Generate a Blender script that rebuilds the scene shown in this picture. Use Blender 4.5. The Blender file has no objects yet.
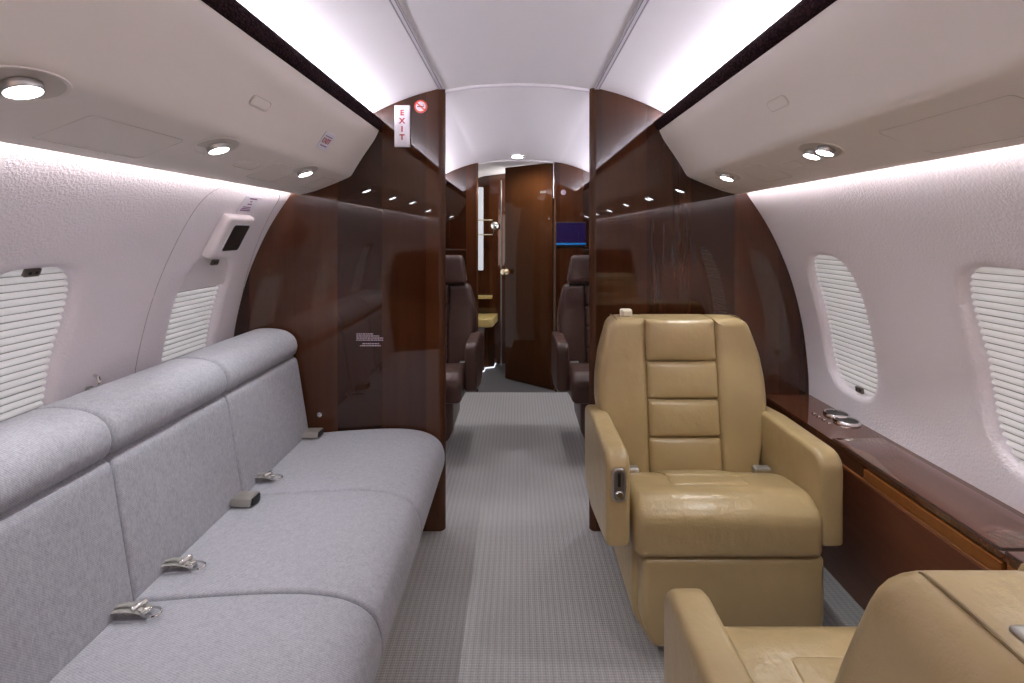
import bpy, bmesh, math, random
from mathutils import Vector, Matrix
random.seed(4)
SC = bpy.context.scene
COL = SC.collection
WM = {}          # world matrix of every created object

# ------------------------------------------------------------------ materials
def mat(name, col, rough=.5, metal=0, coat=0, coat_r=.03, emit=None, estr=0, spec=.5):
    m = bpy.data.materials.new(name); m.use_nodes = True
    b = m.node_tree.nodes['Principled BSDF']
    b.inputs['Base Color'].default_value = (*col, 1)
    b.inputs['Roughness'].default_value = rough
    b.inputs['Metallic'].default_value = metal
    b.inputs['Coat Weight'].default_value = coat
    b.inputs['Coat Roughness'].default_value = coat_r
    b.inputs['Specular IOR Level'].default_value = spec
    if emit:
        b.inputs['Emission Color'].default_value = (*emit, 1)
        b.inputs['Emission Strength'].default_value = estr
    return m
def N(m, t, **k):
    n = m.node_tree.nodes.new(t)
    for a, v in k.items(): setattr(n, a, v)
    return n
def L(m, a, b): m.node_tree.links.new(a, b)
def B(m): return m.node_tree.nodes['Principled BSDF']
def coords(m, scale=(1,1,1), kind='Object'):
    tc = N(m, 'ShaderNodeTexCoord'); mp = N(m, 'ShaderNodeMapping')
    mp.inputs['Scale'].default_value = scale
    L(m, tc.outputs[kind], mp.inputs['Vector']); return mp.outputs['Vector']
def noise(m, vec, scale, detail=3, rough=.5):
    n = N(m, 'ShaderNodeTexNoise'); n.inputs['Scale'].default_value = scale
    n.inputs['Detail'].default_value = detail; n.inputs['Roughness'].default_value = rough
    L(m, vec, n.inputs['Vector']); return n.outputs['Fac']
def ramp(m, fac, stops):
    r = N(m, 'ShaderNodeValToRGB'); e = r.color_ramp.elements
    while len(e) < len(stops): e.new(.5)
    for i, (p, c) in enumerate(stops): e[i].position = p; e[i].color = (*c, 1)
    L(m, fac, r.inputs['Fac']); return r.outputs['Color']
def math_n(m, op, a, b=None):
    n = N(m, 'ShaderNodeMath', operation=op)
    for i, v in enumerate((a, b)):
        if v is None: continue
        if isinstance(v, (int, float)): n.inputs[i].default_value = v
        else: L(m, v, n.inputs[i])
    return n.outputs[0]
def mix(m, f, a, b, mode='MIX'):
    n = N(m, 'ShaderNodeMix', data_type='RGBA', blend_type=mode)
    for i, v in ((0, f), (6, a), (7, b)):
        if isinstance(v, (int, float)): n.inputs[i].default_value = v
        elif isinstance(v, tuple): n.inputs[i].default_value = (*v, 1)
        else: L(m, v, n.inputs[i])
    return n.outputs[2]
def bump(m, h, dist, strength=1, inp='Normal'):
    b = N(m, 'ShaderNodeBump'); b.inputs['Distance'].default_value = dist
    b.inputs['Strength'].default_value = strength
    L(m, h, b.inputs['Height']); L(m, b.outputs['Normal'], B(m).inputs[inp])

def wood(name, dark, light, rough=.25, coat=.9, band=5.5, bw=.7):
    """veneer: vertical grain in z, wide book-matched strips across x+y"""
    m = mat(name, dark, rough, coat=coat, coat_r=.025)
    B(m).inputs['Coat IOR'].default_value = 1.65
    B(m).inputs['Specular IOR Level'].default_value = 0
    g = noise(m, coords(m, (26, 26, .8)), 1.3, 4, .55)
    f = noise(m, coords(m, (230, 230, 4)), 1.5, 3, .6)
    sx = N(m, 'ShaderNodeSeparateXYZ'); L(m, coords(m), sx.inputs[0])
    a = math_n(m, 'ADD', sx.outputs[0], math_n(m, 'MULTIPLY', sx.outputs[1], .73))
    wn = N(m, 'ShaderNodeTexWhiteNoise', noise_dimensions='1D')
    L(m, math_n(m, 'FLOOR', math_n(m, 'MULTIPLY', a, band)), wn.inputs['W'])
    t = math_n(m, 'ADD', math_n(m, 'MULTIPLY', g, .75), math_n(m, 'MULTIPLY', f, .25))
    t = math_n(m, 'ADD', math_n(m, 'MULTIPLY', math_n(m, 'SUBTRACT', t, .5), .9), math_n(m, 'MULTIPLY', wn.outputs['Value'], bw))
    c = ramp(m, t, [(.0, tuple(v*.7 for v in dark)), (.45, dark), (1, light)])
    L(m, c, B(m).inputs['Base Color'])
    return m

M = {}
M['wood'] = wood('dark_veneer', (.044, .0142, .0058), (.080, .0255, .0095), bw=.95)
M['wood_door'] = wood('door_veneer', (.060, .020, .0065), (.15, .052, .015), rough=.45, coat=.15, band=7, bw=.6)
M['wood_warm'] = wood('warm_veneer', (.28, .10, .026), (.42, .16, .05), rough=.3, coat=.6, band=2, bw=.4)
M['ledge'] = wood('ledge_veneer', (.14, .048, .022), (.22, .08, .036), rough=.22, coat=1, band=1, bw=.3)
B(M['ledge']).inputs['Coat IOR'].default_value = 2.1
M['side'] = mat('side_veneer', (.125, .042, .018), .42)
c = ramp(M['side'], noise(M['side'], coords(M['side'], (3, 3, 14)), 2, 5, .6), [(.3, (.20, .068, .03)), (.7, (.28, .10, .046))])
L(M['side'], c, B(M['side']).inputs['Base Color'])

m = M['wall'] = mat('textured_wall_cloth', (.885, .835, .86), .75, spec=.2)
h = noise(m, coords(m), 150, 2, .6)
bump(m, h, .0033, .8)
M['wall_smooth'] = mat('smooth_wall_plastic', (.84, .80, .81), .5)
M['hatch_line'] = mat('panel_gap', (.42, .38, .38), .8)
m = M['ceil'] = mat('ceiling_cloth', (.80, .785, .80), .8, spec=.2)
bump(m, noise(m, coords(m, (1, .25, 1)), 500, 1), .0005, .5)
M['bin'] = mat('bin_cream_shell', (.85, .785, .715), .42, spec=.4)
bump(M['bin'], noise(M['bin'], coords(M['bin']), 900, 1), .0003, .4)
M['bin_line'] = mat('bin_gap', (.66, .60, .54), .7)
m = M['trimcloth'] = mat('dark_woven_trim', (.030, .015, .018), .85, spec=.08)
v = N(m, 'ShaderNodeTexVoronoi'); v.inputs['Scale'].default_value = 190; L(m, coords(m, (1, .5, 1)), v.inputs['Vector'])
bump(m, v.outputs['Distance'], .003, 1)
L(m, ramp(m, v.outputs['Distance'], [(0, (.055, .024, .028)), (.6, (.016, .007, .009))]), B(m).inputs['Base Color'])

m = M['carpet'] = mat('grey_loop_carpet', (.32, .30, .29), .95, spec=.1)
vec = coords(m)
sx = N(m, 'ShaderNodeSeparateXYZ'); L(m, vec, sx.inputs[0])
wob = noise(m, vec, 6, 2)
colm = math_n(m, 'SINE', math_n(m, 'MULTIPLY', math_n(m, 'ADD', sx.outputs[0], math_n(m, 'MULTIPLY', wob, .006)), 2*math.pi/.021))
colf = math_n(m, 'SINE', math_n(m, 'MULTIPLY', sx.outputs[0], 2*math.pi/.007))
row = math_n(m, 'SINE', math_n(m, 'MULTIPLY', sx.outputs[1], 2*math.pi/.0085))
hh = math_n(m, 'ADD', math_n(m, 'ADD', math_n(m, 'MULTIPLY', colm, .22), math_n(m, 'MULTIPLY', colf, .18)), math_n(m, 'MULTIPLY', row, .3))
hh = math_n(m, 'ADD', hh, math_n(m, 'MULTIPLY', noise(m, vec, 170, 2), .9))
L(m, ramp(m, math_n(m, 'ADD', math_n(m, 'MULTIPLY', hh, .5), .3), [(.0, (.225, .213, .206)), (.9, (.45, .43, .418))]), B(m).inputs['Base Color'])
bump(m, hh, .002, .8)
M['entry_floor'] = mat('dark_grey_floor', (.085, .08, .08), .55)

m = M['fabric'] = mat('light_grey_twill', (.40, .40, .44), .9, spec=.15)
vec = coords(m, (1, 1, 1))
sx = N(m, 'ShaderNodeSeparateXYZ'); L(m, vec, sx.inputs[0])
dg = math_n(m, 'ADD', math_n(m, 'ADD', math_n(m, 'MULTIPLY', sx.outputs[1], 1.0), math_n(m, 'MULTIPLY', sx.outputs[2], .9)), math_n(m, 'MULTIPLY', sx.outputs[0], .35))
tw = math_n(m, 'SINE', math_n(m, 'MULTIPLY', dg, 2*math.pi/.0042))
ns = noise(m, coords(m, (260, 260, 90)), 1, 3, .7)
ns2 = noise(m, coords(m, (70, 70, 40)), 1, 4, .8)
hh = math_n(m, 'ADD', math_n(m, 'MULTIPLY', tw, .07), math_n(m, 'ADD', math_n(m, 'MULTIPLY', ns, .6), math_n(m, 'MULTIPLY', ns2, .4)))
L(m, ramp(m, hh, [(.3, (.28, .276, .297)), (.7, (.475, .47, .50))]), B(m).inputs['Base Color'])
bump(m, hh, .0012, .7)
B(m).inputs['Sheen Weight'].default_value = .15
M['seam'] = mat('dark_seam', (.10, .10, .11), .9)
M['skirt'] = mat('beige_skirt', (.40, .31, .20), .6)

def leather(name, col, rough=.36):
    m = mat(name, col, rough, spec=.45)
    v = coords(m)
    fine = noise(m, v, 420, 2); big = noise(m, coords(m, (1.3, 1, 1)), 13, 4, .5)
    hh = math_n(m, 'ADD', math_n(m, 'MULTIPLY', fine, .05), big)
    bump(m, hh, .009, .5)
    c = ramp(m, noise(m, v, 5, 2), [(.3, tuple(x*.94 for x in col)), (.7, tuple(x*1.05 for x in col))])
    L(m, c, B(m).inputs['Base Color'])
    return m
M['tan'] = leather('tan_leather', (.44, .325, .158), .28)
M['tan_pipe'] = mat('tan_piping', (.26, .18, .08), .5)
M['brown'] = leather('brown_leather', (.070, .036, .027), .36)
M['brown_pipe'] = mat('brown_piping', (.03, .015, .012), .5)
M['chrome'] = mat('chrome', (.75, .74, .72), .12, 1)
M['steel'] = mat('brushed_steel', (.42, .41, .39), .35, 1)
M['nickel'] = mat('dark_nickel', (.20, .17, .14), .35, .7)
M['brass'] = mat('gold_metal', (.80, .66, .45), .3, .55)
M['black'] = mat('black_plastic', (.012, .012, .013), .4)
M['smoke'] = mat('smoked_lens', (.035, .03, .028), .3)
M['web'] = mat('grey_webbing', (.36, .34, .31), .6, .3)
M['buckle'] = mat('grey_buckle', (.40, .38, .34), .35, .6)
M['white'] = mat('white_plate', (.80, .79, .83), .45)
M['cream'] = mat('cream_plastic', (.74, .66, .50), .4)
M['red'] = mat('red_print', (.50, .035, .05), .5)
M['orange'] = mat('orange_red_print', (.75, .07, .03), .5)
M['purple'] = mat('violet_print', (.30, .12, .27), .5)
M['faint'] = mat('pale_lilac_print', (.36, .30, .36), .5)
M['print_black'] = mat('black_print', (.02, .02, .02), .5)
M['blind'] = mat('pleated_shade_cloth', (.93, .90, .875), .8, spec=.1)
M['pleat_shadow'] = mat('pleat_shadow_grey', (.34, .31, .29), .9)  # shadow between the pleats, put into a grey colour
M['counter'] = mat('cream_counter', (.52, .38, .14), .35)
M['lamp'] = mat('lamp_glow', (1, 1, 1), .5, emit=(.93, .96, 1), estr=16)
M['cove'] = mat('cove_light_glow', (1, 1, 1), .5, emit=(.92, .88, 1.0), estr=12)
M['cove_forward'] = mat('forward_cove_glow', (1, 1, 1), .5, emit=(.92, .88, 1.0), estr=15)
M['wash'] = mat('wall_wash_glow', (1, 1, 1), .5, emit=(1.0, .94, .985), estr=12)
M['tube'] = mat('lamp_reflection_glow', (.3, .3, .3), .5, emit=(.85, .9, 1), estr=.17)  # lamp reflection painted as a weak glow, not a real lamp
m = M['screen'] = mat('screen_picture', (.01, .01, .02), .1, coat=1)
sx = N(m, 'ShaderNodeSeparateXYZ'); L(m, coords(m, kind='Object'), sx.inputs[0])
nz = noise(m, coords(m, (3, 3, 40)), 4, 3)
cc = ramp(m, nz, [(.35, (.012, .004, .06)), (.6, (.05, .015, .16)), (.8, (.02, .06, .35))])
L(m, cc, B(m).inputs['Emission Color']); B(m).inputs['Emission Strength'].default_value = .10
M['cyan'] = mat('cyan_bar', (0, .1, .3), .3, emit=(.0, .28, .8), estr=.11)
# clear inner pane
m = M['blind']; nt = m.node_tree; tl_ = nt.nodes.new('ShaderNodeBsdfTranslucent'); tl_.inputs[0].default_value = (.92, .90, .88, 1)
mx = nt.nodes.new('ShaderNodeMixShader'); mx.inputs[0].default_value = .25; L(m, B(m).outputs[0], mx.inputs[1]); L(m, tl_.outputs[0], mx.inputs[2])
L(m, mx.outputs[0], nt.nodes['Material Output'].inputs['Surface'])
m = M['pane'] = bpy.data.materials.new('clear_pane'); m.use_nodes = True
nt = m.node_tree; nt.nodes.clear()
o_ = nt.nodes.new('ShaderNodeOutputMaterial'); mx = nt.nodes.new('ShaderNodeMixShader')
tr = nt.nodes.new('ShaderNodeBsdfTransparent'); tr.inputs[0].default_value = (.99, .99, 1, 1)
gl = nt.nodes.new('ShaderNodeBsdfGlossy'); gl.inputs['Roughness'].default_value = .06
lw = nt.nodes.new('ShaderNodeLayerWeight'); lw.inputs[0].default_value = .5
pw = nt.nodes.new('ShaderNodeMath'); pw.operation = 'POWER'; pw.inputs[1].default_value = 4; nt.links.new(lw.outputs['Facing'], pw.inputs[0])
fr = nt.nodes.new('ShaderNodeMath'); fr.operation = 'MULTIPLY_ADD'; fr.inputs[1].default_value = .8; fr.inputs[2].default_value = .05; nt.links.new(pw.outputs[0], fr.inputs[0])
nt.links.new(fr.outputs[0], mx.inputs[0]); nt.links.new(tr.outputs[0], mx.inputs[1]); nt.links.new(gl.outputs[0], mx.inputs[2])
nt.links.new(mx.outputs[0], o_.inputs[0])

# ------------------------------------------------------------------ objects
def thing(name, label, cat, loc=(0, 0, 0), rz=0, group=None):
    o = bpy.data.objects.new(name, None); COL.objects.link(o)
    o.empty_display_size = .05
    o.location = loc; o.rotation_euler = (0, 0, rz)
    o['label'] = label; o['category'] = cat
    if group: o['group'] = group
    WM[o.name] = Matrix.Translation(loc) @ Matrix.Rotation(rz, 4, 'Z')
    return o
def obj(name, bm, m, parent=None, smooth=True, local=False, angle=None):
    """link a mesh; vertices given in world space (or in the parent's, with local=True)"""
    bmesh.ops.recalc_face_normals(bm, faces=bm.faces)
    me = bpy.data.meshes.new(name); bm.to_mesh(me); bm.free()
    for p in me.polygons: p.use_smooth = smooth
    if smooth:
        me.set_sharp_from_angle(angle=math.radians(angle or 42))
    me.materials.append(m)
    o = bpy.data.objects.new(name, me); COL.objects.link(o)
    if parent:
        o.parent = parent; W = WM[parent.name]
        if not local: me.transform(W.inverted())
        WM[o.name] = W
    else:
        WM[o.name] = Matrix.Identity(4)
    return o
def single(name, bm, m, label, cat, group=None, smooth=True, angle=None):
    """a thing that is one mesh; its origin goes to the middle of its base"""
    c = sum((v.co for v in bm.verts), Vector())/len(bm.verts)
    c.z = min(v.co.z for v in bm.verts)
    for v in bm.verts: v.co -= c
    o = obj(name, bm, m, smooth=smooth, angle=angle); o.location = c
    WM[o.name] = Matrix.Translation(c)
    o['label'] = label; o['category'] = cat
    if group: o['group'] = group
    return o
def struct(name, bm, m, parent=None, smooth=True, angle=None, label=None):
    o = obj(name, bm, m, parent, smooth, angle=angle)
    if not parent: o['kind'] = 'structure'
    if label: o['label'] = label
    return o

# ------------------------------------------------------------------ shapes
def rpoly(pts, seg=6):
    """polygon with rounded corners; pts = (a, b, r)"""
    out = []; n = len(pts)
    for i in range(n):
        p0 = Vector(pts[i-1][:2]); p = Vector(pts[i][:2]); p1 = Vector(pts[(i+1) % n][:2]); r = pts[i][2]
        if r <= 0: out.append((p.x, p.y)); continue
        d0 = (p0-p).normalized(); d1 = (p1-p).normalized()
        ang = d0.angle(d1); t = min(r/math.tan(ang/2), (p0-p).length*.49, (p1-p).length*.49)
        a, b = p+d0*t, p+d1*t
        for k in range(seg+1):
            u = k/seg; q = a*(1-u)**2+p*2*u*(1-u)+b*u*u
            out.append((q.x, q.y))
    return out
def rrect(a0, a1, b0, b1, r, seg=5): return rpoly([(a0, b0, r), (a1, b0, r), (a1, b1, r), (a0, b1, r)], seg)
def resample(pts, n):
    P = [Vector(p) for p in pts]; P.append(P[0]); d = [0]
    for i in range(len(P)-1): d.append(d[-1]+(P[i+1]-P[i]).length)
    out = []; j = 0
    for k in range(n):
        t = d[-1]*k/n
        while d[j+1] < t: j += 1
        u = (t-d[j])/max(d[j+1]-d[j], 1e-9); q = P[j].lerp(P[j+1], u); out.append((q.x, q.y))
    return out
FR = {'front': lambda a, b, c: Vector((a, c, b)), 'side': lambda a, b, c: Vector((c, a, b)), 'top': lambda a, b, c: Vector((a, b, c)),
      'xz': lambda a, b, c: Vector((a, c, b))}
def slab(bm, outl, c0, c1, r, frame='front', puff0=0, puff1=0, seg=4, rings=4):
    f = FR[frame] if isinstance(frame, str) else frame
    n = len(outl); P = [Vector(p) for p in outl]
    area = sum(P[i].x*P[(i+1) % n].y-P[(i+1) % n].x*P[i].y for i in range(n))
    sg = 1 if area > 0 else -1
    nrm = []
    for i in range(n):
        t = (P[(i+1) % n]-P[i-1]); t = t.normalized() if t.length > 1e-9 else Vector((1, 0))
        nrm.append(Vector((-t.y, t.x))*sg)
    cen = sum(P, Vector((0, 0)))/n
    L_ = []; hx = max(abs(p.x-cen.x) for p in P); hy = max(abs(p.y-cen.y) for p in P)
    bx = (max(p.x for p in P)+min(p.x for p in P))/2; by = (max(p.y for p in P)+min(p.y for p in P))/2
    hx = (max(p.x for p in P)-min(p.x for p in P))/2; hy = (max(p.y for p in P)-min(p.y for p in P))/2
    def g(q): return max(0, 1-abs((q.x-bx)/hx)**2.6)*max(0, 1-abs((q.y-by)/hy)**2.6)
    def ring(ins, c, s=1, pf=0):
        row = []
        for i in range(n):
            q = cen+(P[i]+nrm[i]*ins-cen)*s; row.append(f(q.x, q.y, c+pf*g(q)))
        L_.append(row)
    def half(c, sgn, puff):
        rs = []
        for k in range(1, rings+1):                # centre -> edge
            s = k/(rings+1); rs.append((r, c, s, -sgn*puff))
        for k in range(seg+1):
            a = math.pi/2*(k/seg); rs.append((r*(1-math.sin(a)), c+sgn*r*(1-math.cos(a)), 1, -sgn*puff))
        return rs
    h0 = half(c0, 1, puff0); h1 = half(c1, -1, puff1)
    for x in h0: ring(*x)
    for x in reversed(h1): ring(*x)
    V = [[bm.verts.new(p) for p in R] for R in L_]
    for a, b in zip(V[:-1], V[1:]):
        for i in range(n):
            bm.faces.new((a[i], a[(i+1) % n], b[(i+1) % n], b[i]))
    for R, c, pf in ((V[0], c0, -puff0), (V[-1], c1, puff1)):
        v = bm.verts.new(f(cen.x, cen.y, c+pf*g(cen)))
        for i in range(n): bm.faces.new((R[i], R[(i+1) % n], v))
    return bm
def nb(): return bmesh.new()
def box(bm, x0, x1, y0, y1, z0, z1, bev=0):
    x0, x1 = sorted((x0, x1))
    if bev: slab(bm, rrect(x0, x1, y0, y1, bev, 2), z0, z1, bev, 'top', seg=2, rings=1); return bm
    v = [bm.verts.new((x, y, z)) for x in (x0, x1) for y in (y0, y1) for z in (z0, z1)]
    for q in ((0, 1, 3, 2), (4, 6, 7, 5), (0, 4, 5, 1), (2, 3, 7, 6), (0, 2, 6, 4), (1, 5, 7, 3)): bm.faces.new([v[i] for i in q])
    return bm
def tube(bm, pts, r, n=8, closed=False, flat=None):
    """tube along points; flat=(w,h) gives a ribbon-like section"""
    pts = [Vector(p) for p in pts]; R = []; up = Vector((0, 0, 1)); k = len(pts)
    for i, p in enumerate(pts):
        if closed: t = pts[(i+1) % k]-pts[i-1]
        else: t = pts[min(i+1, k-1)]-pts[max(i-1, 0)]
        t.normalize()
        u = up if abs(t.dot(up)) < .95 else Vector((1, 0, 0))
        s = t.cross(u).normalized(); w = s.cross(t).normalized()
        a, b = flat if flat else (r, r)
        R.append([bm.verts.new(p+s*a*math.cos(2*math.pi*j/n)+w*b*math.sin(2*math.pi*j/n)) for j in range(n)])
    for i in range(k if closed else k-1):
        A, C = R[i], R[(i+1) % k]
        for j in range(n): bm.faces.new((A[j], A[(j+1) % n], C[(j+1) % n], C[j]))
    if not closed:
        bm.faces.new(R[0]); bm.faces.new(list(reversed(R[-1])))
    return bm
def lathe(bm, prof, org, axis=(0, 0, 1), n=28, sx=1, sy=1):
    """profile (radius, height) turned about axis at org"""
    ax = Vector(axis).normalized(); u = ax.orthogonal().normalized(); w = ax.cross(u); org = Vector(org); R = []
    for (r, h) in prof:
        if r < 1e-6: R.append([bm.verts.new(org+ax*h)])
        else: R.append([bm.verts.new(org+ax*h+u*r*math.cos(2*math.pi*j/n)*sx+w*r*math.sin(2*math.pi*j/n)*sy) for j in range(n)])
    for A, C in zip(R[:-1], R[1:]):
        for j in range(n):
            k = (j+1) % n
            if len(A) == 1 and len(C) == 1: continue
            if len(A) == 1: bm.faces.new((A[0], C[j], C[k]))
            elif len(C) == 1: bm.faces.new((A[j], A[k], C[0]))
            else: bm.faces.new((A[j], A[k], C[k], C[j]))
    return bm
def crom(pts, k=8):
    P = [Vector(p) for p in pts]; P = [P[0]*2-P[1]]+P+[P[-1]*2-P[-2]]; out = []
    for i in range(1, len(P)-2):
        for j in range(k):
            t = j/k; a, b, c, d = P[i-1:i+3]
            out.append(.5*((2*b)+(c-a)*t+(2*a-5*b+4*c-d)*t*t+(3*b-a-3*c+d)*t**3))
    out.append(P[-2]); return out
def extr(bm, prof, y0, y1, sx=1, dz=0, closed=False, ny=1):
    R = []
    for k in range(ny+1):
        y = y0+(y1-y0)*k/ny
        R.append([bm.verts.new((p[0]*sx, y, p[1]+dz)) for p in prof])
    n = len(prof)
    for A, C in zip(R[:-1], R[1:]):
        for i in range(n if closed else n-1): bm.faces.new((A[i], A[(i+1) % n], C[(i+1) % n], C[i]))
    if closed:
        bm.faces.new(R[0]); bm.faces.new(list(reversed(R[-1])))
    return bm
def text_bm(s, size, width_scale=1, bold=0, depth=.0006):
    cu = bpy.data.curves.new('t', 'FONT'); cu.body = s; cu.size = size; cu.extrude = depth; cu.offset = bold
    cu.align_x = 'CENTER'; cu.align_y = 'CENTER'
    o = bpy.data.objects.new('t', cu); COL.objects.link(o)
    bpy.context.view_layer.update()
    me = bpy.data.meshes.new_from_object(o.evaluated_get(bpy.context.evaluated_depsgraph_get()))
    bm = bmesh.new(); bm.from_mesh(me); bpy.data.objects.remove(o); bpy.data.meshes.remove(me)
    for v in bm.verts: v.co.x *= width_scale
    return bm
def mapbm(bm, f):
    for v in bm.verts: v.co = f(v.co.copy())
    return bm

# ------------------------------------------------------------------ the room shell
YA, YP, YP2, YB, YE = -3.2, 2.02, 2.07, 3.80, 4.62
WP = crom([(1.16, 0), (1.19, .28), (1.197, .56), (1.188, .72), (1.165, .88), (1.115, 1.065), (1.035, 1.245), (.942, 1.39), (.86, 1.50), (.76, 1.60)], 8)
WD = [0]
for i in range(len(WP)-1): WD.append(WD[-1]+(WP[i+1]-WP[i]).length)
def t_of_z(z):
    for i in range(len(WP)-1):
        if WP[i].y <= z <= WP[i+1].y: return WD[i]+(WD[i+1]-WD[i])*(z-WP[i].y)/(WP[i+1].y-WP[i].y)
    return WD[-1]
def WPt(t):
    t = max(0, min(t, WD[-1]-1e-6))
    for i in range(len(WP)-1):
        if WD[i] <= t <= WD[i+1]:
            u = (t-WD[i])/(WD[i+1]-WD[i]); p = WP[i].lerp(WP[i+1], u)
            q0 = WP[max(i-1, 0)]; q1 = WP[min(i+2, len(WP)-1)]
            tg = (q1-q0).normalized(); return p, Vector((tg.y, -tg.x))     # outward normal
def W3(side, y, t, d=0):
    """point on the side wall: d > 0 is outward, into the wall"""
    p, n = WPt(t); q = p+n*d
    return Vector((side*q.x, y, q.y))
PITCH = .645; WC = 1.758; WA, WBh = .150, None
ZT0, ZT1 = .633, 1.165
TC = (t_of_z(ZT0)+t_of_z(ZT1))/2; TB = (t_of_z(ZT1)-t_of_z(ZT0))/2
SE = 3.4
def srad(th, a, b): return (abs(math.cos(th)/a)**SE+abs(math.sin(th)/b)**SE)**(-1/SE)
def wall(side, name):
    bm = nb(); tl, th = t_of_z(.52), t_of_z(1.28)
    ycs = [WC-PITCH*k for k in range(8)]
    for yc in ycs:
        y0, y1 = yc-PITCH/2, yc+PITCH/2
        out = []
        S = 22
        for (a0, b0, a1, b1) in ((y1, tl, y1, th), (y1, th, y0, th), (y0, th, y0, tl), (y0, tl, y1, tl)):
            for k in range(S): out.append((a0+(a1-a0)*k/S, b0+(b1-b0)*k/S))
        rings = []
        hole = []
        for (y, t) in out:
            an = math.atan2(t-TC, y-yc); r = srad(an, WA, TB); hole.append((yc+r*math.cos(an), TC+r*math.sin(an)))
        for k in range(8):
            u = (k/7)**.8 if k else 0; rings.append([W3(side, o[0]+(h[0]-o[0])*u, o[1]+(h[1]-o[1])*u) for o, h in zip(out, hole)])
        for k in range(1, 7):
            a = math.pi/2*k/6; ins = .022*math.sin(a)*0+.024*(1-math.cos(math.pi/2-a))*0+.024*(math.sin(a)); d = .024*(1-math.cos(a))
            ins = .024*math.sin(a); rr = []
            for (h, t) in hole:
                dy, dt = h-yc, t-TC; l = math.hypot(dy, dt); rr.append(W3(side, yc+dy*(1-ins/l), TC+dt*(1-ins/l), d))
            rings.append(rr)
        rr = []
        for (h, t) in hole:
            dy, dt = h-yc, t-TC; l = math.hypot(dy, dt); rr.append(W3(side, yc+dy*(1-.026/l), TC+dt*(1-.026/l), .048))
        rings.append(rr)
        V = [[bm.verts.new(p) for p in R] for R in rings]; n = len(out)
        for A, C in zip(V[:-1], V[1:]):
            for i in range(n): bm.faces.new((A[i], A[(i+1) % n], C[(i+1) % n], C[i]))
        for (ta, tb, K) in ((0, tl, 8), (th, WD[-1], 10)):
            R = [[bm.verts.new(W3(side, y0+(y1-y0)*j/S, ta+(tb-ta)*k/K)) for j in range(S+1)] for k in range(K+1)]
            for A, C in zip(R[:-1], R[1:]):
                for j in range(S): bm.faces.new((A[j], A[j+1], C[j+1], C[j]))
    R = [[bm.verts.new(W3(side, y, WD[-1]*k/24)) for y in (WC+PITCH/2, YB)] for k in range(25)]
    for A, C in zip(R[:-1], R[1:]): bm.faces.new((A[0], A[1], C[1], C[0]))
    bmesh.ops.remove_doubles(bm, verts=bm.verts, dist=.0004)
    return struct(name, bm, M['wall'], angle=60)
wall(-1, 'wall_left'); wall(1, 'wall_right')

def shade(side, yc, t0, t1, parent):
    n = round((t1-t0)/.0185); p = (t1-t0)/n; bm = nb()
    for k in range(n):      # soft white pleats; grey strips between them stand in for shadow
        R = [[bm.verts.new(W3(side, yc+s*(WA-.012), t0+p*(k+f_), d)) for s in (-1, 1)] for f_, d in ((.09, .036), (.13, .031), (.28, .0268), (.5, .0255), (.72, .0268), (.87, .031), (.91, .036))]
        for A, C in zip(R[:-1], R[1:]): bm.faces.new((A[0], A[1], C[1], C[0]))
    sh = obj('pleated_shade', bm, M['blind'], parent, smooth=True, angle=80)
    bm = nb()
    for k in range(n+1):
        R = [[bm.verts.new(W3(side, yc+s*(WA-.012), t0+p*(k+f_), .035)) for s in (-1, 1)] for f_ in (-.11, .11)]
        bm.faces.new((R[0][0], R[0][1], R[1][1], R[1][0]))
    obj('pleat_shadow_strip', bm, M['pleat_shadow'], sh)
wn = 0
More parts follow.
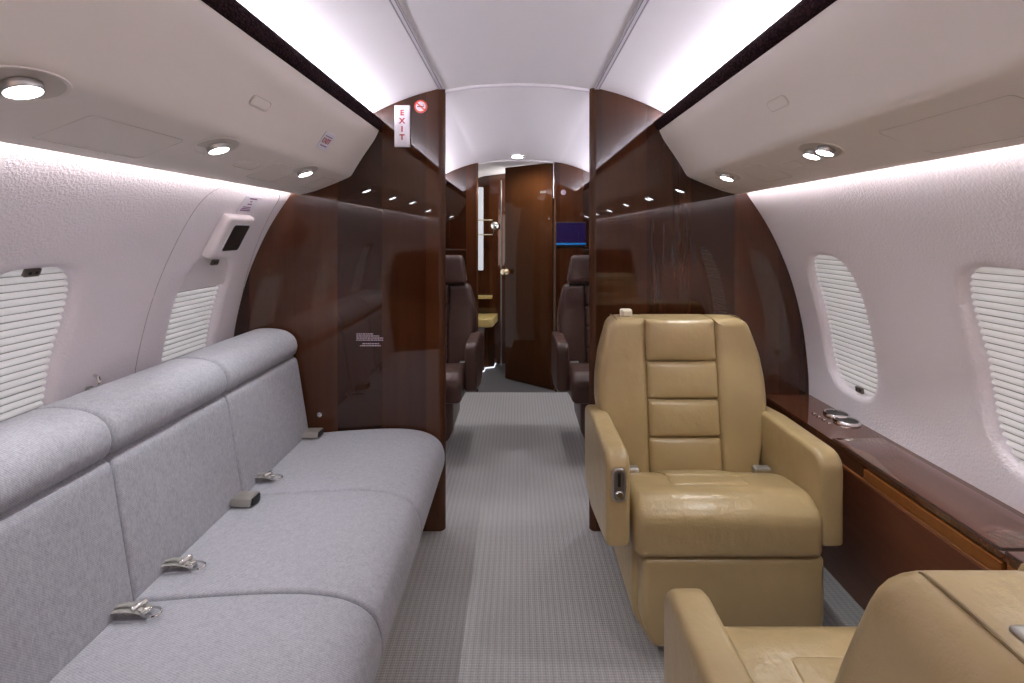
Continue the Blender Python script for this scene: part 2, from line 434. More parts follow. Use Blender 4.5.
for side in (-1, 1):
    for k in range(8):
        yc = WC-PITCH*k; wn += 1
        bm = nb(); K = 48; c = bm.verts.new(W3(side, yc, TC, .022)); rr = [c]; prev = None
        rings = []
        for s in (.25, .5, .75, .93):
            rings.append([bm.verts.new(W3(side, yc+s*srad(2*math.pi*j/K, WA, TB)*math.cos(2*math.pi*j/K), TC+s*srad(2*math.pi*j/K, WA, TB)*math.sin(2*math.pi*j/K), .022)) for j in range(K)])
        for j in range(K): bm.faces.new((c, rings[0][j], rings[0][(j+1) % K]))
        for A, C in zip(rings[:-1], rings[1:]):
            for j in range(K): bm.faces.new((A[j], A[(j+1) % K], C[(j+1) % K], C[j]))
        w = struct('window_%d' % wn, bm, M['pane'])
        exitw = (side < 0 and k == 0)
        ztop = 1.035 if exitw else 1.17
        shade(side, yc, t_of_z(.62), t_of_z(ztop), w)
        if exitw:      # plain fixed panel above the shade
            bm = nb(); ta, tb = t_of_z(1.03), t_of_z(1.175)
            R = [[bm.verts.new(W3(side, yc+s*(WA-.012), ta+(tb-ta)*q/6, .012 + (.02 if q == 0 else 0))) for s in (-1, 1)] for q in (0, 0.01, 1, 2, 3, 4, 5, 6)]
            for A, C in zip(R[:-1], R[1:]): bm.faces.new((A[0], A[1], C[1], C[0]))
            obj('cover_panel', bm, M['wall_smooth'], w)
        # shade latch
        zl = {(-1, 0): 1.125, (-1, 1): 1.135, (1, 0): .672}.get((side, k), .672 if side > 0 else 1.135)
        yl = yc - (.0 if side > 0 else .0)
        tl = t_of_z(zl); dd = .004 if exitw else .020
        if side < 0 and k == 1: yl = yc-.005
        if side > 0: yl = yc-.02
        bm = nb(); slab(bm, rrect(-.018, .018, -.010, .010, .004), 0, .009, .002, 'top', seg=2, rings=1)
        mapbm(bm, lambda c: W3(side, yl+c.x, tl+c.y, dd-c.z))
        lt = obj('shade_latch', bm, M['nickel'], w)
        bm = nb()
        for q in (-.008, .008):
            slab(bm, rrect(q-.0035, q+.0035, -.0035, .0035, .0015, 2), .0093, .0103, .0003, 'top', seg=1, rings=1)
        mapbm(bm, lambda c: W3(side, yl+c.x, tl+c.y, dd-c.z))
        obj('latch_slot', bm, M['black'], lt)

# floors
bm = nb(); box(bm, -1.16, 1.16, YA, YB-.02, -.03, 0); struct('floor', bm, M['carpet'], smooth=False)
bm = nb(); box(bm, -1.16, 1.16, YB-.02, YE+.05, -.03, -.003); struct('floor_entry', bm, M['entry_floor'], smooth=False)

# ceiling
CP = crom([(0, 1.854), (.1, 1.851), (.2, 1.843), (.3, 1.829), (.337, 1.823), (.417, 1.801), (.497, 1.772), (.55, 1.749), (.597, 1.726), (.66, 1.69), (.762, 1.60)], 5)
full = [(-p.x, p.y) for p in reversed(CP)][:-1]+[(p.x, p.y) for p in CP]
bm = nb(); extr(bm, full, YA, YP+.02); 
R = [[bm.verts.new((p[0], y, p[1]+d)) for p in full] for y, d in ((YP+.02, -.008), (YB+.02, -.052))]
for i in range(len(full)-1): bm.faces.new((R[0][i], R[0][i+1], R[1][i+1], R[1][i]))
extr(bm, full, YB+.02, YE+.05, dz=-.06)
# short steps between the three ceiling sections
for ys, a, b in ((YP+.02, 0, -.008), (YB+.02, -.052, -.06)):
    R = [[bm.verts.new((p[0], ys, p[1]+dz)) for p in full] for dz in (a, b)]
    for i in range(len(full)-1): bm.faces.new((R[0][i], R[0][i+1], R[1][i+1], R[1][i]))
bmesh.ops.remove_doubles(bm, verts=bm.verts, dist=.0004)
struct('ceiling', bm, M['ceil'])
def cz(x):
    x = abs(x)
    for a, b in zip(CP[:-1], CP[1:]):
        if a.x <= x <= b.x: return a.y+(b.y-a.y)*(x-a.x)/(b.x-a.x)
M['joint_white'] = mat('joint_strip_pale', (.62, .60, .64), .4); M['joint_dark'] = mat('joint_gap', (.26, .25, .27), .7)
for i, s in enumerate((-1, 1)):
    bm = nb(); x = s*.322; box(bm, x-.011, x+.011, YA, YP, cz(x)-.004, cz(x)+.01); t = struct('trim_%d' % (i+1), bm, M['joint_white'], smooth=False)
    bm = nb()
    for dx in (-.0065, .0065): box(bm, x+dx-.0016, x+dx+.0016, YA, YP, cz(x)-.0052, cz(x)-.003)
    obj('dark_gap', bm, M['joint_dark'], t, smooth=False)
bm = nb()
arc = [p for p in full if abs(p[0]) < .335]
tube(bm, [(p[0], YP+.02, p[1]-.012) for p in arc], .003, 6); struct('trim_3', bm, M['joint_white'])

# partitions -----------------------------------------------------------------
def prof_outline(xa, dz=0, grow=.004):
    """outline of a bulkhead panel from the aisle edge xa out to the side wall"""
    pts = [(xa, 0)]
    pts += [(p.x-.002, p.y) for p in WP[:-6]]
    pts += [(p.x, p.y+dz+.002) for p in reversed(CP) if xa < p.x < .70]
    pts.append((xa, cz(xa)+dz))
    return pts
def bulkhead(name, side, xa, y0, y1, dz, nose=.025, m=None):
    o = [(side*a, b) for a, b in prof_outline(xa+nose, dz)]
    bm = nb(); A = [bm.verts.new((p[0], y0, p[1])) for p in o]; C = [bm.verts.new((p[0], y1, p[1])) for p in o]; n = len(o)
    bm.faces.new(A); bm.faces.new(list(reversed(C)))
    for i in range(n): bm.faces.new((A[i], A[(i+1) % n], C[(i+1) % n], C[i]))
    w = struct(name, bm, m or M['wood'], smooth=False)
    # bullnose edge
    th = (y1-y0)/2; yc = (y0+y1)/2; bm = nb()
    pr = [(nose*math.cos(a), (th+.001)*math.sin(a)) for a in [math.pi/2+math.pi*k/12 for k in range(13)]]
    z1 = cz(xa+.01)+dz
    R = [[bm.verts.new((side*(xa+nose+a), yc+b, z)) for a, b in pr] for z in (0, z1)]
    for i in range(12): bm.faces.new((R[0][i], R[0][i+1], R[1][i+1], R[1][i]))
    bm.faces.new(R[0]); bm.faces.new(R[1])
    obj('edge_moulding', bm, M['wood_edge'], w)
    return w
M['wood_edge'] = wood('edge_veneer', (.10, .038, .016), (.17, .07, .03), rough=.4, coat=.35, band=1, bw=.2)
B(M['wood_edge']).inputs['Coat Roughness'].default_value = .25
bulkhead('wall_partition_left', -1, .306, YP, YP2, 0)
bulkhead('wall_partition_right', 1, .293, YP, YP2, 0)
bulkhead('wall_bulkhead_left', -1, .318, YB, YB+.04, -.052, .012)
bulkhead('wall_bulkhead_right', 1, .275, YB, YB+.04, -.052, .012)
# end walls
def endwall(name, y, m):
    bm = nb(); o = [(p.x, p.y) for p in WP[:-6]]+[(p.x, p.y) for p in reversed(CP)]
    o = o+[(-a, b) for a, b in reversed(o)][1:]
    v = [bm.verts.new((a, y, b)) for a, b in o]; w = [bm.verts.new((a, y+.03, b)) for a, b in o]; n = len(o)
    bm.faces.new(v); bm.faces.new(list(reversed(w)))
    for i in range(n): bm.faces.new((v[i], v[(i+1) % n], w[(i+1) % n], w[i]))
    return bm
struct('wall_far', endwall('f', YE, None), M['wood'], smooth=False)
bm = endwall('a', YA-.03, None)
for s in (-1, 1): box(bm, s*.62, s*1.14, YA, -.45 if s < 0 else -.9, 0, 1.06)      # dark cabinets behind the viewpoint, part of the rear wall
struct('wall_rear', bm, M['wood'], smooth=False)

# overhead bins ----------------------------------------------------------------
BP = crom([(.577, 1.655), (.583, 1.640), (.597, 1.612), (.622, 1.575), (.646, 1.540), (.668, 1.505), (.684, 1.478)], 4) + \
     [Vector(p) for p in ((.692, 1.466), (.704, 1.458), (.722, 1.450), (.76, 1.434), (.80, 1.418), (.84, 1.403), (.875, 1.394), (.905, 1.389), (.914, 1.391), (.917, 1.397), (.886, 1.412), (.866, 1.45), (.82, 1.52), (.75, 1.60), (.655, 1.66), (.62, 1.665), (.60, 1.655))]
def underZ(x):
    x = abs(x)
    for a, b in zip(BP[24:], BP[25:]):
        if a.x <= x <= b.x: return a.y+(b.y-a.y)*(x-a.x)/(b.x-a.x)
def bin_(side, y0, y1, label):
    t = thing('overhead_bin', label, 'overhead bin', (side*.75, (y0+y1)/2, 1.39))
    bm = nb(); extr(bm, [(p.x, p.y) for p in BP], y0, y1, sx=side, closed=True); obj('shell', bm, M['bin'], t, angle=30)
    bm = nb(); sec = [(.571+.0125*math.cos(a)+(.006)*math.sin(a)*-1, 1.673+.0205*math.sin(a)) for a in [2*math.pi*k/16 for k in range(16)]]
    extr(bm, sec, y0, y1, sx=side, closed=True); obj('trim_strip', bm, M['trimcloth'], t)
    # cove light behind the trim, lighting the ceiling
    bm = nb(); R = [[bm.verts.new((side*p[0], y, p[1])) for p in ((.598, 1.676), (.604, 1.696), (.616, 1.692), (.610, 1.672))] for y in (y0+.01, y1-.01)]
    for i in range(4): bm.faces.new((R[0][i], R[0][(i+1) % 4], R[1][(i+1) % 4], R[1][i]))
    bm.faces.new(R[0]); bm.faces.new(R[1])
    obj('cove_light', bm, M['cove' if y0 < 0 else 'cove_forward'], t, smooth=False)
    bm = nb(); pts = ((.880, 1.428), (.888, 1.432), (.880, 1.446), (.872, 1.442))
    R = [[bm.verts.new((side*p[0], y, p[1])) for p in pts] for y in (y0+.01, y1-.01)]
    for i in range(4): bm.faces.new((R[0][i], R[0][(i+1) % 4], R[1][(i+1) % 4], R[1][i]))
    bm.faces.new(R[0]); bm.faces.new(R[1])
    obj('wall_wash_light', bm, M['wash'], t, smooth=False)
    return t
def bin_face(side, y, s, lift=0):
    """s runs down the bin front from the trim"""
    acc = 0
    for a, b in zip(BP[:24], BP[1:25]):
        l = (b-a).length
        if acc+l >= s:
            p = a.lerp(b, (s-acc)/l); tg = (b-a).normalized(); n = Vector((-tg.y, tg.x))
            if n.x > 0: n = -n
            p = p+n*lift; return Vector((side*p.x, y, p.y))
        acc += l
    return Vector((side*BP[24].x, y, BP[24].y))
def under(side, x, y, lift=0):
    return Vector((side*x, y, underZ(x)-lift))
bins = {}
bins[-1] = bin_(-1, YA, YP-.001, 'cream overhead bin along the left side above the grey sofa')
bins[1] = bin_(1, YA, YP-.001, 'cream overhead bin along the right side above the tan armchairs')
for sd, lb in ((-1, 'left'), (1, 'right')):
    bin_(sd, YP2+.001, YB-.001, 'cream overhead bin in the forward cabin beyond the %s partition' % lb).location.z -= .05
for side in (-1, 1):
    # push latch on the bin front
    for yc in (1.21, -.2):
        bm = nb(); o = rrect(-.04, .04, -.012, .012, .011, 5)
        slab(bm, o, 0, .0022, .001, 'top', seg=2, rings=1)
        mapbm(bm, lambda c: bin_face(side, yc+c.x, .1225-c.y, .0005+c.z))
        l_ = obj('push_latch', bm, M['bin'], bins[side])
        bm = nb(); tube(bm, [bin_face(side, yc+a, .1225-b, .0008) for a, b in rrect(-.042, .042, -.014, .014, .012, 5)], .0009, 5, closed=True)
        obj('latch_gap', bm, M['bin_line'], l_)
    # flush service doors and speaker outlines on the underside
    def seam(ya, yb, xa, xb, r, open_=None):
        bm = nb(); pts = rrect(ya, yb, xa, xb, r, 4); tube(bm, [under(side, b, a, .0004) for a, b in pts], .0009, 5, closed=True)
        obj('panel_gap', bm, M['bin_line'], bins[side])
    seam(.74, 1.02, .745, .865, .012) if side > 0 else seam(.86, 1.10, .75, .86, .012)
    seam(1.36, 1.46, .765, .80, .016)
    seam(1.50, 1.66, .735, .84, .012)
    seam(1.86, 1.98, .74, .83, .012)

# reading lights
def reading_light(side, x, y, label, r=.03, double=False, group=None):
    z = underZ(x); t = thing('reading_light', label, 'ceiling light', (side*x, y, z-.012), group=group)
    sl = math.atan2(1.434-1.403, .08); ax = Vector((side*math.sin(sl)*-1, 0, -math.cos(sl)))
    def on(bm):   # tilt about y to lie on the underside
        R_ = Matrix.Rotation(side*sl, 4, 'Y')
        for v in bm.verts: v.co = R_ @ v.co + Vector((side*x, y, z))
        return bm
    a, b = (.048, .066)
    bm = nb(); n = 36; rows = []
    for (s, h) in ((1.0, -.0002), (.99, -.0022), (.93, -.0024), (.88, -.0005), (.85, -.0003)):
        rows.append([bm.verts.new((a*s*math.cos(2*math.pi*j/n), b*s*math.sin(2*math.pi*j/n), h)) for j in range(n)])
    for A, C in zip(rows[:-1], rows[1:]):
        for j in range(n): bm.faces.new((A[j], A[(j+1) % n], C[(j+1) % n], C[j]))
    obj('bezel', on(bm), M['bin'], t)
    bm = nb(); v = [bm.verts.new((a*.88*math.cos(2*math.pi*j/n), b*.88*math.sin(2*math.pi*j/n), -.0006)) for j in range(n)]; bm.faces.new(v)
    obj('recess', on(bm), M['bin_line'], t)
    heads = [(0, -.002)] if not double else [(0, -.027), (0, .027)]
    for hx, hy in heads:
        rr = r if not double else .021
        bm = nb(); lathe(bm, [(rr*.8, 0), (rr, -.002), (rr*.98, -.012), (rr*.9, -.0145), (rr*.86, -.0135)], (0, 0, 0), n=26)
        for v in bm.verts: v.co += Vector((hx, hy, 0))
        hd = obj('lamp_head', on(bm), M['steel'], t)
        bm = nb(); lathe(bm, [(rr*.87, -.0132), (rr*.5, -.0155), (0, -.0162)], (0, 0, 0), n=22)
        for v in bm.verts: v.co += Vector((hx, hy, 0))
        obj('lens', on(bm), M['lamp'], hd)
    ld = bpy.data.lights.new('reading_beam', 'SPOT'); ld.energy = 3.2; ld.spot_size = math.radians(88); ld.spot_blend = .35; ld.shadow_soft_size = .018
    ld.color = (.93, .96, 1)
    lo = bpy.data.objects.new('reading_beam', ld); COL.objects.link(lo); lo.parent = t
    lo.location = (0, 0, -.020); lo.rotation_euler = (0, side*math.radians(6), 0); return t
names = {(-1, 0): 'chrome spotlight under left bin, nearest the camera and biggest of the three', (-1, 1): 'lit spotlight under left bin, middle of the row of three',
         (-1, 2): 'lit spotlight under left bin, farthest of three beside the small exit placard',
         (1, 0): 'spotlight under right bin just off the near end, above the front armchair', (1, 1): 'double-headed lit spotlight under the right bin',
         (1, 2): 'single small spotlight under right bin beside the dark partition'}
for side in (-1, 1):
    ys = (.717, 1.20, 1.685) if side < 0 else (.62, 1.225, 1.765)
    for i, y in enumerate(ys):
        reading_light(side, .752 if side > 0 else (.738 if i else .728), y, names[(side, i)], double=(side > 0 and i == 1), r=.025)
    for y in (2.55, 3.25):
        reading_light(side, .70, y, 'spotlight under the forward cabin bin, beyond the %s partition' % ('left' if side < 0 else 'right'), group='forward cabin spotlights beyond the %s partition' % ('left' if side < 0 else 'right')).location.z -= .05
    for y in (-.1, -.8, -1.5, -2.2):
        reading_light(side, .77, y, 'spotlight under the %s bin behind the viewpoint, mirrored in the %s partition gloss' % (('left',)*2 if side < 0 else ('right',)*2), group='spotlights mirrored in the %s partition' % ('left' if side < 0 else 'right'))

# ------------------------------------------------------------------ sofa
sofa = thing('sofa', 'light grey fabric three-section bench sofa along the left wall', 'sofa', (-.7, 1.34, 0))
SE_ = [2.008, 1.525, 1.095, .66]
for i in range(3):
    y1, y0 = SE_[i]-.001, SE_[i+1]+.001
    roll = [(p.x, p.y, 0) for p in crom([Vector(q) for q in ((-.917, .733), (-.906, .748), (-.903, .775), (-.916, .808), (-.95, .832), (-1.0, .842), (-1.06, .841), (-1.11, .822), (-1.138, .78), (-1.14, .735))], 5)]
    bm = nb(); slab(bm, resample(rpoly(roll, 8), 64), y0, y1, .014, 'xz', puff0=0, puff1=0); obj('head_roll', bm, M['fabric'], sofa)
    bk = [(-.852, .385, .02), (-.905, .715, .018), (-.922, .730, .008), (-1.10, .73, .02), (-1.10, .36, .02)]
    o = []
    bm = nb(); slab(bm, resample(rpoly(bk, 8), 64), y0, y1, .011, 'xz'); obj('back_cushion', bm, M['fabric'], sofa)
    st = [(p.x, p.y, 0) for p in crom([Vector(q) for q in ((-.95, .408), (-.85, .412), (-.70, .424), (-.55, .432), (-.45, .430), (-.375, .415), (-.325, .383), (-.304, .335), (-.306, .285), (-.322, .240))], 6)]+[(-.34, .232, 0), (-.95, .23, 0)]
    bm = nb(); slab(bm, resample(rpoly(st, 12), 120), y0, y1, .010 if i < 2 else .016, 'xz'); obj('seat_cushion', bm, M['fabric'], sofa)
bm = nb(); box(bm, -.96, -.405, .68, 2.005, 0.0, .235); obj('skirt', bm, M['skirt'], sofa, smooth=False)
bm = nb(); box(bm, -1.135, -.93, .68, 2.005, .24, .74, .02); obj('back_frame', bm, M['seam'], sofa)

# sofa belts
def belt_hook(x, y, z, sc, label, rz=0):
    t = thing('seat_belt', label, 'seat belt', (x, y, z), rz, group=None)
    bm = nb()
    for k, (a, b, h) in enumerate(((.010, .0, .010), (-.010, .004, .014), (.002, -.004, .020))):
        pts = [(-.02, a*.3, -.004), (.022*sc, a, h*.8), (.05*sc, a*1.3+b, h), (.072*sc, a+b, h*.55), (.06*sc, a*.4, .006), (.03*sc, a*.2, .003)]
        tube(bm, [tuple(p) for p in crom([Vector(p) for p in pts], 5)], 0, 8, flat=(.006, .0016) if k else (.010, .0014))
    obj('webbing', bm, M['web'], t, local=True)
    bm = nb(); lathe(bm, [(0, -.014), (.006, -.014), (.007, -.011), (.007, .011), (.006, .014), (0, .014)], (.060*sc, 0, .018), axis=(.5, 1, .1), n=16)
    obj('adjuster', bm, M['chrome'], t, local=True)
    bm = nb(); tube(bm, [(.076*sc+.017*math.cos(a)*1.2+.014, .011*math.sin(a)-.004, .010+.002*math.sin(a)) for a in [2*math.pi*k/18 for k in range(18)]], .0024, 7, closed=True)
    slab(bm, rrect(.066*sc, .083*sc, -.012, .004, .003), .008, .012, .001, 'top', seg=2, rings=1)
    obj('tongue', bm, M['chrome'], t, local=True)
    return t
def belt_latch(x, y, z, label, rz=0):
    t = thing('seat_belt', label, 'seat belt', (x, y, z), rz)
    bm = nb(); slab(bm, resample(rpoly([(0, .004, .003), (.012, 0, .003), (.070, 0, .004), (.075, .027, .006), (.012, .024, .006)], 4), 40), -.024, .024, .004, 'xz', seg=3)
    obj('buckle', bm, M['buckle'], t, local=True)
    bm = nb(); slab(bm, rrect(-.019, .019, .004, .024, .004), .0705, .0765, .001, lambda a, b, c: Vector((c, a, b)), seg=2, rings=1)
    obj('release_button', bm, M['black'], t, local=True)
    bm = nb(); tube(bm, [(-.03, 0, .006), (0, 0, .010), (.014, 0, .012)], 0, 8, flat=(.018, .002)); obj('webbing', bm, M['web'], t, local=True)
    return t
ZS = .421
belt_latch(-.862, 1.955, ZS, 'grey belt buckle on the sofa seat against the dark partition', -.1)
belt_hook(-.880, 1.61, ZS, .95, 'folded belt with metal hook on the far sofa section', -.05)
belt_latch(-.862, 1.475, ZS-.002, 'grey square-ended belt buckle on the sofa middle section by the seam', -.1)
belt_hook(-.872, 1.190, ZS, 1.1, 'folded belt with metal hook on the sofa middle section, beyond near seam', -.08)
belt_hook(-.872, 1.045, ZS, 1.1, 'folded belt with metal hook nearest the camera on the near sofa section', -.08)
# belt anchor above the sofa back
an = thing('belt_anchor', 'small chrome hook on the left wall just above the sofa back', 'hook', (-1.168, 1.335, .785))
bm = nb(); lathe(bm, [(0, 0), (.012, 0), (.012, .006), (.006, .008), (.006, .022), (0, .022)], (-1.172, 1.335, 0.800), axis=(1, 0, .2)); obj('base', bm, M['steel'], an)
bm = nb(); tube(bm, [tuple(p) for p in crom([Vector(p) for p in ((-1.150, 1.335, 0.800), (-1.144, 1.335, 0.817), (-1.150, 1.338, 0.835), (-1.162, 1.341, 0.841))], 5)], .0045, 8); obj('hook', bm, M['chrome'], an)

# ------------------------------------------------------------------ armchairs
def armchair(label, cat, X, Yf, flip=False, leather_='tan', aisle=-1, top_y=.39, seat_ext=0, headrest=False, plate=True, belts=True, peg=True, group=None, base_half=.255, cx=0, tz=.922, flush=False):
    rz = math.pi if flip else 0
    t = thing('armchair', label, cat, (X, Yf, 0), rz, group)
    lm = M[leather_]; pm = M[leather_+'_pipe']
    P = lambda n, bm, m, par=t: obj(n, bm, m, par, local=True)
    # arms
    arm = [(0, .352, .02), (-.002, .615, .055), (.30, .615, .05), (.46, .60, .04), (.46, .32, .04), (.30, .295, .05)]
    for s in (-1, 1):
        bm = nb(); o = resample(rpoly(arm, 8), 72); slab(bm, o, s*.332 if s < 0 else .264, -.264 if s < 0 else .332, .016, 'side', seg=5)
        P('armrest', bm, lm)
    # seat cushion
    e = -seat_ext
    st = [(e-.006, .330, .015), (e-.012, .445, .05), (e+.05, .485, .10), (.20, .462, .2), (.37, .388, .02), (.37, .300, .02), (.1, .30, .02)]
    bm = nb(); slab(bm, resample(rpoly(st, 10), 96), -.262+cx*.5, .262+cx*.8, .030, 'side', seg=6)
    P('seat_cushion', bm, lm)
    # stitched centre pads on the seat
    def seat_z(y):
        tt = (y-(e+.05))/(.20-(e+.05)); return .479+(.460-.479)*tt if y < .2 else .460+(.388-.460)*(y-.2)/.17
    ys = [e+.10, .175, .245, .315]
    for ya, yb in zip(ys[:-1], ys[1:]):
        w0 = .115
        bm = nb(); slab(bm, resample(rrect(-w0, w0, ya+.0015, yb-.0015, .010), 60), 0, .008, .006, 'top', puff1=.003, seg=4)
        mapbm(bm, lambda c: Vector((c.x, c.y, c.z+seat_z(c.y)-.001)))
        P('seat_pad', bm, lm)
    # backrest : outer bolsters, centre core with four pads
    TZ = .905 if headrest else tz
    def hw(z):
        K = [(.34, .245), (.45, .258), (.56, .288), (.64, .298), (.72, .294), (.80, .281), (.87, .263), (.91, .250), (TZ, .243)]
        for a, b in zip(K[:-1], K[1:]):
            if a[0] <= z <= b[0]: return a[1]+(b[1]-a[1])*(z-a[0])/(b[0]-a[0])
        return K[-1][1]
    def lean(c):      # recline: shear in y with height
        return Vector((c.x, c.y+.315+(top_y-.315)*(c.z-.40)/.534, c.z))
    zs = [.345+(TZ-.345)*k/14 for k in range(15)]
    for s in (-1, 1):
        o = [(s*.1205, .345, .004)]+[(s*hw(z), z, .02 if k in (0,) else (.05 if k == 14 else 0)) for k, z in enumerate(zs) if k not in (12, 13)]+[(s*.1205, TZ, .004)]
        bm = nb(); slab(bm, resample(rpoly(o, 6), 90), 0, .13, .026, 'front', puff0=.012, seg=6, rings=8)
        P('backrest_bolster', mapbm(bm, lean), lm)
    bm = nb(); slab(bm, resample(rrect(-.124, .124, .345, TZ-.001, .012), 60), .014, .125, .008, 'front'); P('backrest_core', mapbm(bm, lean), lm)
    zz = [TZ+.001, .776, .648, .522, .385]
    for i, (b1, b0) in enumerate(zip(zz[:-1], zz[1:])):
        bm = nb(); slab(bm, resample(rrect(-.1245, .1245, b0+.001, b1-.001, .010), 64), -.003, .06 if i else .128, .016, 'front', puff0=.010 if i else .018, seg=5, rings=9)
        P('backrest_pad', mapbm(bm, lean), lm)
    # piping along the top edges and down the rear
    for s in (-1, 1):
        pts = [Vector((s*.222, .012, TZ-.010)), Vector((s*.224, .026, TZ-.001)), Vector((s*.226, .10, TZ-.001)), Vector((s*.228, .122, TZ-.010)), Vector((s*.25, .130, TZ-.07)), Vector((s*.272, .130, .78)), Vector((s*.278, .130, .64)), Vector((s*.25, .130, .45))]
        bm = nb(); tube(bm, crom(pts, 6), .0019, 6); P('piping', mapbm(bm, lean), pm)
    if headrest:
        o = resample(rpoly([(-.236, .912, .015), (.236, .912, .015), (.205, 1.087, .035), (-.205, 1.087, .035)], 6), 64)
        bm = nb(); slab(bm, o, -.02, .085, .022, 'front', puff0=.01, seg=5); P('headrest', mapbm(bm, lean), lm)
    if flush:
        bm = nb(); xa = aisle*.196; slab(bm, rrect(xa-.016, xa+.016, .080, .098, .005), TZ-.004, TZ+.004, .003, 'top', seg=3); P('headrest_latch', mapbm(bm, lean), M['buckle'])
    elif peg:
        bm = nb(); x0 = aisle*.178
        slab(bm, rrect(x0-.021, x0+.021, TZ-.02, TZ+.026, .007), .052, .082, .005, 'front', seg=3)
        slab(bm, rrect(x0-.014, x0+.014, TZ+.004, TZ+.022, .004), .046, .054, .002, 'front', seg=2)
        P('headrest_latch', mapbm(bm, lean), M['cream'])
    # leg rest / base
    bm = nb(); slab(bm, resample(rpoly([(-base_half, .322, .012), (-base_half, .14, .02), (-base_half+.03, .072, .03), (base_half-.03, .072, .03), (base_half, .14, .02), (base_half, .322, .012)], 6), 70), 0.002, .34, .018, 'front', puff0=.004)
    mapbm(bm, lambda c: c+Vector((cx*1.4, 0, 0))); P('leg_rest', bm, lm)
    bm = nb(); slab(bm, resample(rpoly([(-base_half+.01, .36, .01), (-base_half+.01, .12, .03), (-base_half+.07, .02, .02), (base_half-.07, .02, .02), (base_half-.01, .12, .03), (base_half-.01, .36, .01)], 5), 60), .06, .44, .02, 'front')
    P('base_shroud', bm, lm)
    bm = nb(); box(bm, -base_half+.08, base_half-.08, .10, .40, 0, .06, .01); P('floor_plinth', bm, M['black'])
    if plate:
        xa = aisle*.298
        bm = nb(); slab(bm, rrect(xa-.020, xa+.020, .485, .578, .019), -.007, .004, .003, 'front', seg=3); pl = P('control_plate', bm, M['steel'])
        bm = nb(); slab(bm, rrect(xa-.014, xa+.014, .492, .572, .013), -.0078, -.005, .001, 'front', seg=2); P('plate_well', bm, M['nickel'], pl)
        bm = nb(); slab(bm, rrect(xa-.004, xa+.004, .528, .568, .003), -.0105, -.005, .001, 'front', seg=2); P('lever_slot', bm, M['black'], pl)
        bm = nb(); lathe(bm, [(0, .009), (.009, .009), (.012, .006), (.013, 0)], (xa, -.006, .507), axis=(0, -1, 0), n=24); P('push_button', bm, M['chrome'], pl)
    if belts:
        for s in (-1, 1):
            xb = .232 if s > 0 else -.205
            bm = nb(); slab(bm, rrect(xb-.027, xb+.027, .424, .452, .006), .255, .285, .004, 'front', seg=3)
            bk = P('belt_buckle', bm, M['buckle'])
            bm = nb(); tube(bm, [(xb-.026, .254, .443), (xb+.026, .254, .443)], .005, 8); P('buckle_bar', bm, M['chrome'], bk)
    return t
armchair('tan leather armchair facing the camera, with ribbed centre panels, by the dark partition', 'armchair', .575, 1.362, cx=.018)
armchair('tan leather armchair at the bottom right corner, turned away from the camera', 'armchair', .580, .85, flip=True, aisle=1, top_y=.405, seat_ext=.10, plate=False, tz=.900, flush=True).scale = (1, 1, 1.035)
armchair('dark brown leather seat with headrest seen beyond the left partition', 'armchair', -.565, 2.70, leather_='brown', aisle=1, headrest=True, seat_ext=.12, plate=False, base_half=.20)
armchair('dark brown leather seat with headrest seen beyond the right partition', 'armchair', .54, 2.70, leather_='brown', aisle=-1, headrest=True, seat_ext=.12, plate=False, base_half=.20, peg=False)

# ------------------------------------------------------------------ side ledge
cab = thing('side_ledge', 'long glossy wood side ledge below the right windows', 'ledge', (1.08, .9, 0))
ZL = .565; Y0L, Y1L = -.85, YP-.002
bm = nb(); slab(bm, [(1.006, ZL-.015), (1.195, ZL-.015), (1.195, ZL), (1.006, ZL)], Y0L, Y1L, .003, 'xz', seg=2, rings=1); obj('ledge_top', bm, M['ledge'], cab, smooth=False)
bm = nb(); extr(bm, [(1.006, .512), (1.02, .512), (1.02, ZL-.017), (1.006, ZL-.017)], 1.435, Y1L, closed=True); obj('fascia', bm, M['ledge'], cab, smooth=False)
bm = nb(); extr(bm, [(1.002, .516), (1.02, .516), (1.02, ZL-.021), (1.002, ZL-.021)], 1.02, 1.425, closed=True); d = obj('drawer_front', bm, M['wood_warm'], cab, smooth=False)
bm = nb(); extr(bm, [(1.006, .512), (1.02, .512), (1.02, ZL-.017), (1.006, ZL-.017)], Y0L, 1.01, closed=True); obj('fascia', bm, M['wood_warm'], cab, smooth=False)
bm = nb(); extr(bm, [(1.0, .505), (1.125, 0), (1.16, 0), (1.18, .52), (1.012, .52)], Y0L, Y1L, closed=True); obj('side_panel', bm, M['side'], cab, smooth=False)
bm = nb(); tube(bm, [(1.001, Y0L, .511), (1.001, Y1L, .511)], .0022, 6); obj('edge_bead', bm, M['wood_warm'], cab)
def lid(y0, y1, x0=1.012, x1=1.170):
    bm = nb(); slab(bm, rrect(x0, x1, y0, y1, .006, 3), ZL-.001, ZL+.0035, .0012, 'top', seg=2, rings=1); o = obj('lid', bm, M['ledge'], cab, smooth=True)
    bm = nb(); tube(bm, [(a, b, ZL+.0008) for a, b in rrect(x0-.002, x1+.002, y0-.002, y1+.002, .006, 3)], .0016, 5, closed=True); obj('lid_gap', bm, M['black'], o)
lid(1.03, 1.58); lid(.30, 1.018); 
